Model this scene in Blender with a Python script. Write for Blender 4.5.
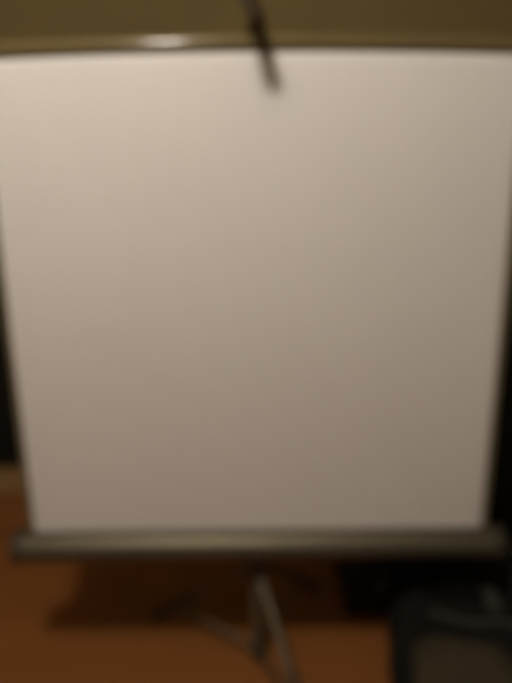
import bpy, bmesh, math, random
from mathutils import Vector, Matrix, noise as mnoise

scene = bpy.context.scene
for o in list(bpy.data.objects):
    bpy.data.objects.remove(o, do_unlink=True)
C = scene.collection
R = math.radians

# ------------------------------------------------------------------ camera
F_PX = 520.0
cam_d = bpy.data.cameras.new('camera')
cam_d.sensor_fit = 'VERTICAL'
cam_d.sensor_height = 36.0
cam_d.lens = F_PX / 683.0 * 36.0
cam_d.clip_start = 0.02
cam_d.dof.use_dof = True            # the photograph is focused far too close
cam_d.dof.focus_distance = 0.35
cam_d.dof.aperture_fstop = 1.9
cam = bpy.data.objects.new('camera', cam_d)
C.objects.link(cam)
CAM_Z = 1.33
cam.matrix_world = (Matrix.Translation((0.0, 0.0, CAM_Z)) @ Matrix.Rotation(R(90 - 12.9), 4, 'X')
                    @ Matrix.Rotation(R(-0.6), 4, 'Z'))
scene.camera = cam

# ------------------------------------------------------------------ light
world = bpy.data.worlds.new('world')
world.use_nodes = True
world.node_tree.nodes['Background'].inputs[0].default_value = (0.85, 0.92, 0.95, 1)
world.node_tree.nodes['Background'].inputs[1].default_value = 0.14
scene.world = world

lamp_d = bpy.data.lights.new('ceiling_bulb', 'POINT')
lamp_d.energy = 58.0
lamp_d.color = (1.0, 0.92, 0.83)
lamp_d.shadow_soft_size = 0.085
lamp = bpy.data.objects.new('ceiling_bulb', lamp_d)
lamp.location = (-0.42, 0.05, 2.60)
C.objects.link(lamp)

scene.view_settings.view_transform = 'Standard'
scene.view_settings.look = 'None'
scene.view_settings.exposure = 0.0
scene.view_settings.gamma = 1.0
scene.view_settings.use_curve_mapping = False


# ------------------------------------------------------------------ materials
def mat(name, col, rough=0.6, metal=0.0, var=0.0, scale=8.0, bump=0.0, bscale=200.0,
        stretch=(1, 1, 1), spec=0.5):
    m = bpy.data.materials.new(name)
    m.use_nodes = True
    nt = m.node_tree
    b = nt.nodes['Principled BSDF']
    b.inputs['Roughness'].default_value = rough
    b.inputs['Metallic'].default_value = metal
    b.inputs['Specular IOR Level'].default_value = spec
    tc = nt.nodes.new('ShaderNodeTexCoord')
    mp = nt.nodes.new('ShaderNodeMapping')
    mp.inputs['Scale'].default_value = stretch
    nt.links.new(tc.outputs['Object'], mp.inputs['Vector'])
    n = nt.nodes.new('ShaderNodeTexNoise')
    n.inputs['Scale'].default_value = scale
    n.inputs['Detail'].default_value = 4
    nt.links.new(mp.outputs['Vector'], n.inputs['Vector'])
    r = nt.nodes.new('ShaderNodeValToRGB')
    r.color_ramp.elements[0].position = 0.3
    r.color_ramp.elements[1].position = 0.7
    r.color_ramp.elements[0].color = (*[c * (1 - var) for c in col], 1)
    r.color_ramp.elements[1].color = (*[min(1, c * (1 + var)) for c in col], 1)
    nt.links.new(n.outputs['Fac'], r.inputs['Fac'])
    nt.links.new(r.outputs['Color'], b.inputs['Base Color'])
    if bump > 0:
        n2 = nt.nodes.new('ShaderNodeTexNoise')
        n2.inputs['Scale'].default_value = bscale
        nt.links.new(mp.outputs['Vector'], n2.inputs['Vector'])
        bp = nt.nodes.new('ShaderNodeBump')
        bp.inputs['Strength'].default_value = bump
        bp.inputs['Distance'].default_value = 0.002
        nt.links.new(n2.outputs['Fac'], bp.inputs['Height'])
        nt.links.new(bp.outputs['Normal'], b.inputs['Normal'])
    return m


def wood_floor():
    m = bpy.data.materials.new('orange_wood_floor')
    m.use_nodes = True
    nt = m.node_tree
    b = nt.nodes['Principled BSDF']
    b.inputs['Roughness'].default_value = 0.5
    b.inputs['Specular IOR Level'].default_value = 0.5
    tc = nt.nodes.new('ShaderNodeTexCoord')
    br = nt.nodes.new('ShaderNodeTexBrick')
    br.offset = 0.37
    br.inputs['Scale'].default_value = 1.0
    br.inputs['Brick Width'].default_value = 1.2
    br.inputs['Row Height'].default_value = 0.14
    br.inputs['Mortar Size'].default_value = 0.0
    br.inputs['Color1'].default_value = (0.335, 0.128, 0.033, 1)
    br.inputs['Color2'].default_value = (0.28, 0.105, 0.027, 1)
    br.inputs['Mortar'].default_value = (0.12, 0.04, 0.01, 1)
    nt.links.new(tc.outputs['Object'], br.inputs['Vector'])
    mp = nt.nodes.new('ShaderNodeMapping')
    mp.inputs['Scale'].default_value = (1.5, 22, 1)
    nt.links.new(tc.outputs['Object'], mp.inputs['Vector'])
    n = nt.nodes.new('ShaderNodeTexNoise')
    n.inputs['Scale'].default_value = 3.0
    n.inputs['Detail'].default_value = 6
    nt.links.new(mp.outputs['Vector'], n.inputs['Vector'])
    r = nt.nodes.new('ShaderNodeValToRGB')
    r.color_ramp.elements[0].color = (0.72, 0.70, 0.68, 1)
    r.color_ramp.elements[1].color = (1.15, 1.15, 1.15, 1)
    nt.links.new(n.outputs['Fac'], r.inputs['Fac'])
    mx = nt.nodes.new('ShaderNodeMix')
    mx.data_type = 'RGBA'
    mx.blend_type = 'MULTIPLY'
    mx.inputs['Factor'].default_value = 1.0
    nt.links.new(br.outputs['Color'], mx.inputs['A'])
    nt.links.new(r.outputs['Color'], mx.inputs['B'])
    nt.links.new(mx.outputs['Result'], b.inputs['Base Color'])
    return m


M = {
    'floor': wood_floor(),
    'wall': mat('olive_brown_wall', (0.30, 0.226, 0.082), 0.85, var=0.06, scale=3, bump=0.15, bscale=90),
    'ceiling': mat('ceiling_paint', (0.55, 0.46, 0.33), 0.9, var=0.03, bump=0.1, bscale=120),
    'fabric': mat('matte_white_fabric', (0.82, 0.80, 0.78), 0.9, var=0.008, scale=5, bump=0.12, bscale=900, spec=0.15),
    'hem': mat('khaki_hem', (0.20, 0.17, 0.10), 0.9, var=0.05, spec=0.2),
    'bar': mat('olive_grey_painted_bar', (0.15, 0.115, 0.048), 0.14, 0.0, var=0.05, scale=20, stretch=(1, 30, 30)),
    'case': mat('satin_silver_case', (0.165, 0.148, 0.105), 0.48, 0.80, var=0.05, scale=30, stretch=(1, 25, 25)),
    'cap': mat('dark_olive_plastic', (0.055, 0.05, 0.035), 0.5, var=0.1),
    'leg': mat('dull_grey_metal', (0.135, 0.108, 0.066), 0.5, 0.2, var=0.08, scale=14),
    'arm': mat('dark_brown_metal', (0.13, 0.085, 0.035), 0.55, 0.1, var=0.1),
    'rubber': mat('dark_brown_rubber', (0.065, 0.046, 0.027), 0.8, var=0.1),
    'black': mat('black_lacquer', (0.010, 0.010, 0.009), 0.55, var=0.15, spec=0.25),
    'tan': mat('light_tan_wood', (0.36, 0.22, 0.085), 0.6, var=0.15, scale=4, stretch=(2, 25, 25)),
    'bag': mat('black_bag_cloth', (0.010, 0.010, 0.009), 0.85, var=0.25, scale=14, bump=0.6, bscale=260, spec=0.2),
    'panel': mat('grey_olive_cloth', (0.052, 0.041, 0.024), 0.85, var=0.25, scale=9, bump=0.5, bscale=260, spec=0.2),
    'grey': mat('grey_webbing', (0.045, 0.044, 0.040), 0.7, var=0.15, scale=30, bump=0.4, bscale=300),
}


# ------------------------------------------------------------------ mesh helpers
def link(name, bm, m, parent=None, smooth=False):
    me = bpy.data.meshes.new(name)
    bmesh.ops.recalc_face_normals(bm, faces=bm.faces[:])
    bm.to_mesh(me)
    bm.free()
    me.materials.append(m)
    if smooth:
        for p in me.polygons:
            p.use_smooth = True
    o = bpy.data.objects.new(name, me)
    C.objects.link(o)
    if parent is not None:
        o.parent = parent
    return o


def box(x0, x1, y0, y1, z0, z1, bev=0.0, seg=2, bm=None):
    b = bm or bmesh.new()
    t = bmesh.new()
    bmesh.ops.create_cube(t, size=1.0)
    for v in t.verts:
        v.co = Vector(((x0 + x1) / 2 + v.co.x * (x1 - x0), (y0 + y1) / 2 + v.co.y * (y1 - y0),
                       (z0 + z1) / 2 + v.co.z * (z1 - z0)))
    if bev > 0:
        bmesh.ops.bevel(t, geom=t.edges[:], offset=bev, segments=seg, affect='EDGES', profile=0.5)
    me = bpy.data.meshes.new('tmp')
    t.to_mesh(me)
    t.free()
    b.from_mesh(me)
    bpy.data.meshes.remove(me)
    return b


def tube(pts, rad, seg=14, bm=None, flat=1.0):
    """round (or flattened) bar through the points; rad is a number or one per point"""
    b = bm or bmesh.new()
    pts = [Vector(p) for p in pts]
    rads = rad if isinstance(rad, (list, tuple)) else [rad] * len(pts)
    rings = []
    for i, p in enumerate(pts):
        a = pts[max(0, i - 1)]
        c = pts[min(len(pts) - 1, i + 1)]
        d = (c - a).normalized()
        up = Vector((0, 0, 1)) if abs(d.z) < 0.95 else Vector((0, 1, 0))
        s = d.cross(up).normalized()
        u = s.cross(d).normalized()
        rings.append([b.verts.new(p + s * math.cos(2 * math.pi * k / seg) * rads[i]
                                  + u * math.sin(2 * math.pi * k / seg) * rads[i] * flat) for k in range(seg)])
    for i in range(len(rings) - 1):
        for k in range(seg):
            b.faces.new((rings[i][k], rings[i][(k + 1) % seg], rings[i + 1][(k + 1) % seg], rings[i + 1][k]))
    b.faces.new(rings[0])
    b.faces.new(rings[-1][::-1])
    return b


def prism_x(profile, x0, x1, bm=None):
    """a closed (y, z) outline swept along x"""
    b = bm or bmesh.new()
    A = [b.verts.new((x0, y, z)) for y, z in profile]
    B = [b.verts.new((x1, y, z)) for y, z in profile]
    n = len(profile)
    for i in range(n):
        b.faces.new((A[i], A[(i + 1) % n], B[(i + 1) % n], B[i]))
    b.faces.new(A[::-1])
    b.faces.new(B)
    return b


def rod_x(profile, xs):
    b = bmesh.new()
    rings = [[b.verts.new((x, y, z)) for y, z in profile] for x in xs]
    n = len(profile)
    for A, B in zip(rings, rings[1:]):
        for i in range(n):
            b.faces.new((A[i], A[(i + 1) % n], B[(i + 1) % n], B[i]))
    b.faces.new(rings[0][::-1])
    b.faces.new(rings[-1])
    return b


def empty(name, loc=(0, 0, 0)):
    o = bpy.data.objects.new(name, None)
    o.location = loc
    o.empty_display_size = 0.1
    C.objects.link(o)
    return o


def tag(o, label, cat, group=None):
    o['label'] = label
    o['category'] = cat
    if group:
        o['group'] = group
    return o


def struct(name, bm, m, label, cat):
    o = link(name, bm, m)
    o['kind'] = 'structure'
    return tag(o, label, cat)


# ------------------------------------------------------------------ the room
BACK = 2.86
struct('floor', box(-2.4, 2.4, -2.4, BACK + 0.1, -0.06, 0.0), M['floor'],
       'orange-brown wooden floor under the projection screen', 'floor')
struct('ceiling', box(-2.4, 2.4, -2.4, BACK + 0.1, 2.80, 2.86), M['ceiling'],
       'plain ceiling above the screen, out of the frame', 'ceiling')
struct('wall_back', box(-2.4, 2.4, BACK, BACK + 0.1, 0.0, 2.80), M['wall'],
       'olive-brown wall seen above the projection screen', 'wall')
struct('wall_left', box(-2.5, -2.4, -2.4, BACK + 0.1, 0.0, 2.80), M['wall'],
       'olive-brown side wall left of the frame', 'wall')
struct('wall_right', box(2.4, 2.5, -2.4, BACK + 0.1, 0.0, 2.80), M['wall'],
       'olive-brown side wall right of the frame', 'wall')
struct('baseboard_back', box(-2.4, 2.4, BACK - 0.014, BACK, 0.0, 0.09, 0.004), M['tan'],
       'tan wooden baseboard along the foot of the back wall', 'baseboard')

# ------------------------------------------------------------------ projection screen on its tripod
SY = 1.28            # plane of the cloth
PY = 1.345           # the pole stands behind it
TOP, BOT = 1.708, 0.480
HW = 0.622


def droop(x):
    """the bar hangs from its middle: its ends bend down a little"""
    return -0.012 * (x / HW) ** 2


scr = empty('projection_screen', (0.0, PY, 0.0))
tag(scr, 'large square white pull-up projection screen on a tripod, in the middle', 'projection screen')


def part(name, bm, m, smooth=False, parent=None):
    """a part of the screen; geometry is written in room coordinates"""
    o = link(name, bm, m, parent or scr, smooth)
    if parent is None:
        o.matrix_parent_inverse = Matrix.Translation((0.0, -PY, 0.0))
    return o


# cloth: a thin sheet with the faintest sag and a hem at each side
bm = bmesh.new()
NX, NZ = 48, 48
front, rear = [], []
for j in range(NZ + 1):
    rf, rr = [], []
    for i in range(NX + 1):
        u, v = i / NX, j / NZ
        x = -HW + 2 * HW * u
        z = BOT + (TOP + droop(x) - BOT) * v
        edge = (2 * u - 1) ** 8
        w = 0.0030 * math.sin(math.pi * v) * edge - 0.0012 * math.sin(9 * v + 2 * u)*math.sin(math.pi * v)
        rf.append(bm.verts.new((x, SY - w - 0.0008, z)))
        rr.append(bm.verts.new((x, SY - w + 0.0008, z)))
    front.append(rf)
    rear.append(rr)
for j in range(NZ):
    for i in range(NX):
        bm.faces.new((front[j][i], front[j][i + 1], front[j + 1][i + 1], front[j + 1][i]))
        bm.faces.new((rear[j][i], rear[j + 1][i], rear[j + 1][i + 1], rear[j][i + 1]))
for j in range(NZ):
    for i in (0, NX):
        bm.faces.new((front[j][i], front[j + 1][i], rear[j + 1][i], rear[j][i]))
for i in range(NX):
    for j in (0, NZ):
        bm.faces.new((front[j][i], front[j][i + 1], rear[j][i + 1], rear[j][i]))
cloth = part('screen_cloth', bm, M['fabric'], True)
cloth['label'] = 'matte white screen cloth'
for s_ in (-1, 1):
    zt = TOP + droop(HW)
    x0, x1 = sorted((s_ * (HW - 0.009), s_ * (HW + 0.004)))
    hb = bmesh.new()
    n = 24
    for k in range(n):
        za, zb = BOT + (zt - BOT) * k / n, BOT + (zt - BOT) * (k + 1) / n
        wa = 0.0030 * math.sin(math.pi * k / n)
        wb = 0.0030 * math.sin(math.pi * (k + 1) / n)
        for (ya, yb) in ((-0.0032, 0.0022),):
            vs = [hb.verts.new(c) for c in ((x0, SY - wa + ya, za), (x1, SY - wa + ya, za), (x1, SY - wb + ya, zb),
                                            (x0, SY - wb + ya, zb), (x0, SY - wa + yb, za), (x1, SY - wa + yb, za),
                                            (x1, SY - wb + yb, zb), (x0, SY - wb + yb, zb))]
            for f in ((0, 1, 2, 3), (4, 7, 6, 5), (0, 3, 7, 4), (1, 5, 6, 2)):
                hb.faces.new([vs[i] for i in f])
    bmesh.ops.remove_doubles(hb, verts=hb.verts[:], dist=1e-5)
    link('side_hem', hb, M['hem'], cloth)['label'] = 'khaki edge hem'

# top bar (half-round moulding) with end plugs
prof = []
for k in range(13):
    a = R(90 + 180 * k / 12)
    prof.append((SY + 0.006 + 0.018 * math.cos(a), TOP + 0.012 + 0.020 * math.sin(a)))
prof += [(SY + 0.012, TOP - 0.006), (SY + 0.012, TOP + 0.030)]
xs = [-HW - 0.008 + (2 * HW + 0.016) * k / 32 for k in range(33)]
bm = rod_x(prof, [xs[0], xs[0] + 0.002] + xs[1:-1] + [xs[-1] - 0.002, xs[-1]])
for v in bm.verts:
    v.co.z += droop(v.co.x)
bar = part('top_bar', bm, M['bar'], False)
for p in bar.data.polygons:
    p.use_smooth = len(p.vertices) == 4 and abs(p.normal.y) + max(0, p.normal.z) > 0.05 and p.normal.y < 0.5
bar['label'] = 'slim olive-grey metal top bar'
for s in (-1, 1):
    x0 = s * (HW + 0.008)
    cp = link('end_plug', box(min(x0, x0 + s * 0.012), max(x0, x0 + s * 0.012), SY - 0.013, SY + 0.019,
                              TOP - 0.021, TOP + 0.021, 0.004), M['cap'], bar)

# case at the bottom: rounded housing with a slot lip, end caps and a centre bracket
CYc, CZc, CR = SY + 0.004, 0.460, 0.043
prof = []
for k in range(36):
    a = 2 * math.pi * k / 36
    prof.append((CYc + CR * (1.0 + 0.05 * math.cos(2 * a)) * math.cos(a), CZc + CR * math.sin(a)))
case = part('screen_case', rod_x(prof, [-0.655, -0.645, 0.0, 0.645, 0.655]), M['case'], False)
case['label'] = 'satin silver-grey metal housing at the bottom of the screen'
for p in case.data.polygons:
    p.use_smooth = len(p.vertices) == 4
link('slot_lip', box(-0.65, 0.65, SY - 0.010, SY - 0.004, CZc + CR - 0.006, CZc + CR + 0.006, 0.002), M['case'], case)
for s in (-1, 1):
    b = bmesh.new()
    x0, x1, x2 = s * 0.655, s * 0.668, s * 0.674
    tube([(x0, CYc, CZc), (x1, CYc, CZc), (x2, CYc, CZc)], [CR + 0.004, CR + 0.004, CR - 0.008], 28, b)
    link('end_cap', b, M['cap'], case)
part('case_bracket', box(-0.03, 0.045, CYc + CR - 0.006, PY + 0.02, CZc - 0.028, CZc + 0.028, 0.006), M['cap'])

# pole, extension and tilt arm that hooks the top bar
PX = -0.006
part('pole', tube([(PX, PY, 0.035), (PX, PY, 1.05)], 0.0185, 20), M['leg'], False)
part('pole_extension', tube([(PX, PY, 1.00), (PX, PY, 1.725)], 0.0115, 20), M['leg'], False)
part('extension_clamp', tube([(PX, PY, 1.035), (PX, PY, 1.075)], 0.021, 20), M['cap'])
part('pole_grip', box(PX - 0.016, PX + 0.016, PY + 0.02, PY + 0.055, 0.86, 1.0, 0.008), M['cap'])
arm_pts = [(PX, PY + 0.012, 1.728), (PX + 0.006, 1.325, 1.757), (0.011, 1.272, 1.762),
           (0.001, 1.215, 1.764), (-0.022, 1.100, 1.772)]
arm = part('tilt_arm', tube(arm_pts, [0.015, 0.017, 0.020, 0.0185, 0.0180], 14, flat=0.65), M['arm'])
arm['label'] = 'dark metal arm reaching forward over the top bar'
hook = tube([(0.013, 1.270, 1.754), (0.016, 1.254, 1.744), (0.018, 1.252, 1.734), (0.019, 1.254, 1.726)],
            [0.013, 0.013, 0.012, 0.008], 12)
link('hook', hook, M['arm'], arm)

# tripod: collar, hub, three legs with braces
COL = 0.335
HUB = 0.060
part('collar', tube([(PX, PY, COL - 0.022), (PX, PY, COL + 0.022)], 0.025, 24), M['cap'])
part('hub', tube([(PX, PY, HUB - 0.016), (PX, PY, HUB + 0.016)], 0.022, 24), M['cap'])
for ang in (-66, 152, 58):
    dx, dy = math.cos(R(ang)), math.sin(R(ang))
    a = Vector((PX + dx * 0.02, PY + dy * 0.02, COL))
    f = Vector((PX + dx * 0.40, PY + dy * 0.40, 0.016))
    leg = part('leg', tube([a, f], 0.0115, 14, flat=0.75), M['leg'])
    g = f + (f - a).normalized() * 0.004
    foot = tube([f - (f - a).normalized() * 0.24, f, (g.x, g.y, 0.011)], [0.0135, 0.0145, 0.0105], 14)
    link('rubber_sleeve', foot, M['rubber'], leg)
    mid = a.lerp(f, 0.72)
    h0 = Vector((PX + dx * 0.018, PY + dy * 0.018, HUB))
    part('brace', tube([h0, mid + Vector((0, 0, -0.006))], 0.0065, 10), M['leg'])

# ------------------------------------------------------------------ black cabinet at the left, on its plinth
cb = empty('black_cabinet', (-1.56, 2.62, 0))
tag(cb, 'black cabinet on a tan wooden plinth, at the left edge behind the screen', 'cabinet')


def cpart(root, name, bm, m, parent=None):
    o = link(name, bm, m, parent or root)
    if parent is None:
        o.matrix_parent_inverse = Matrix.Translation(-Vector(root.location))
    return o


X0, X1, Y0, Y1 = -2.02, -1.10, 2.44, 2.83
cpart(cb, 'plinth', box(X0 - 0.01, X1 + 0.01, Y0 - 0.04, Y1, 0.0, 0.125, 0.005), M['tan'])
cpart(cb, 'body', box(X0, X1, Y0 + 0.02, Y1, 0.125, 1.30, 0.004), M['black'])
cpart(cb, 'top', box(X0 - 0.008, X1 + 0.008, Y0 - 0.008, Y1, 1.30, 1.325, 0.005), M['black'])
for s in (0, 1):
    xa = X0 + 0.006 + s * (X1 - X0) / 2
    xb = xa + (X1 - X0) / 2 - 0.012
    d = cpart(cb, 'door', box(xa, xb, Y0, Y0 + 0.02, 0.135, 1.292, 0.003), M['black'])
    hx = xb - 0.03 if s == 0 else xa + 0.03
    link('handle', tube([(hx, Y0, 0.70), (hx, Y0 - 0.02, 0.705), (hx, Y0 - 0.02, 0.815), (hx, Y0, 0.82)], 0.004, 8),
         M['cap'], d)

# ------------------------------------------------------------------ tall black cabinet at the right
cr = empty('black_bookcase', (1.30, 2.0, 0))
tag(cr, 'tall black cupboard reaching the floor, at the right edge behind the screen', 'cupboard')
X0, X1, Y0, Y1 = 0.86, 1.72, 1.98, 2.42
cpart(cr, 'base', box(X0 + 0.01, X1 - 0.01, Y0 + 0.03, Y1, 0.0, 0.07, 0.003), M['black'])
cpart(cr, 'body', box(X0, X1, Y0 + 0.02, Y1, 0.07, 1.42, 0.004), M['black'])
cpart(cr, 'top', box(X0 - 0.008, X1 + 0.008, Y0 - 0.008, Y1, 1.42, 1.445, 0.005), M['black'])
for s in (0, 1):
    xa = X0 + 0.006 + s * (X1 - X0) / 2
    xb = xa + (X1 - X0) / 2 - 0.012
    d = cpart(cr, 'door', box(xa, xb, Y0, Y0 + 0.02, 0.08, 1.412, 0.003), M['black'])
    hx = xb - 0.03 if s == 0 else xa + 0.03
    link('handle', tube([(hx, Y0, 0.75), (hx, Y0 - 0.02, 0.755), (hx, Y0 - 0.02, 0.865), (hx, Y0, 0.87)], 0.004, 8),
         M['cap'], d)

# ------------------------------------------------------------------ black bag lying on the floor, right
BX, BY = 0.61, 1.16
bag = empty('black_bag', (BX, BY, 0))
bag.rotation_euler.z = R(-11)
tag(bag, 'black cloth bag with a grey-olive panel, lying on the floor at lower right', 'bag')


def puff(w, l, h, n=14, expo=3.2, seed=0.0, amp=0.012, z0=0.0):
    """a stuffed cloth block: super-ellipsoid with creases, flat on the floor"""
    b = bmesh.new()
    bmesh.ops.create_cube(b, size=2.0)
    bmesh.ops.subdivide_edges(b, edges=b.edges[:], cuts=n, use_grid_fill=True)
    for v in b.verts:
        p = v.co
        k = (abs(p.x) ** expo + abs(p.y) ** expo + abs(p.z) ** expo) ** (1 / expo)
        q = p / k
        nz = mnoise.noise(Vector((q.x * 2.3 + seed, q.y * 2.3, q.z * 2.3)))
        nz2 = mnoise.noise(Vector((q.x * 6 + seed, q.y * 6, q.z * 6 + 4)))
        s = 1 + amp * 4 * nz + amp * 1.5 * nz2
        v.co = Vector((q.x * w / 2 * s, q.y * l / 2 * s, max(0.0, h / 2 + q.z * h / 2 * (s if q.z > 0 else 1)) + z0))
    return b


def bpart(name, bm, m, parent=None, loc=(0, 0, 0), smooth=True, label=None):
    o = link(name, bm, m, parent or bag, smooth)
    o.location = loc
    if label:
        o['label'] = label
    return o


bpart('bag_body', puff(0.50, 0.58, 0.255, 16, 3.6, 1.7), M['bag'])
fp = bpart('front_pocket', puff(0.25, 0.24, 0.11, 10, 4.0, 5.1, 0.008), M['panel'], loc=(-0.085, -0.150, 0.180),
           label='grey-olive front pocket')
zp = [(-0.15 + 0.30 * k / 10, 0.005 * math.sin(k * 1.3), 0.004 * math.cos(k)) for k in range(11)]
bpart('zip', tube(zp, 0.009, 8, flat=0.5), M['grey'], loc=(0.0, 0.045, 0.266))
# carrying handle, shoulder strap and pale tag
hp = [(-0.07, 0, 0.0), (-0.055, -0.01, 0.028), (0.0, -0.014, 0.04), (0.055, -0.01, 0.028), (0.07, 0, 0.0)]
bpart('carry_handle', tube(hp, 0.011, 8, flat=0.6), M['bag'], loc=(-0.05, 0.17, 0.243))
sp = [(-0.10, 0.215, 0.232), (-0.17, 0.16, 0.243), (-0.195, 0.05, 0.246), (-0.20, -0.07, 0.244), (-0.185, -0.20, 0.225)]
bpart('shoulder_strap', tube(sp, 0.022, 10, flat=0.45), M['bag'])
tg = bpart('tag', box(-0.020, 0.020, -0.050, 0.050, 0, 0.008, 0.003), M['grey'], loc=(0.035, 0.150, 0.258), smooth=False,
           label='pale grey cloth tag')

# ------------------------------------------------------------------ black hard case in the shadow behind the bag
hc = empty('hard_case', (0.66, 1.74, 0))
tag(hc, 'low black hard case on the floor, in the shadow behind the tripod and bag', 'case')
X0, X1, Y0, Y1 = 0.30, 1.00, 1.535, 1.88
cpart(hc, 'lower_shell', box(X0, X1, Y0, Y1, 0.0, 0.13, 0.018, 3), M['black'])
cpart(hc, 'lid', box(X0, X1, Y0, Y1, 0.134, 0.225, 0.018, 3), M['black'])
for lx in (X0 + 0.12, X1 - 0.12):
    cpart(hc, 'latch', box(lx - 0.02, lx + 0.02, Y0 - 0.008, Y0 + 0.004, 0.105, 0.16, 0.003), M['cap'])
hx = (X0 + X1) / 2
cpart(hc, 'handle', tube([(hx - 0.06, Y0 + 0.002, 0.09), (hx - 0.055, Y0 - 0.028, 0.09), (hx + 0.055, Y0 - 0.028, 0.09),
                          (hx + 0.06, Y0 + 0.002, 0.09)], 0.008, 10), M['cap'])
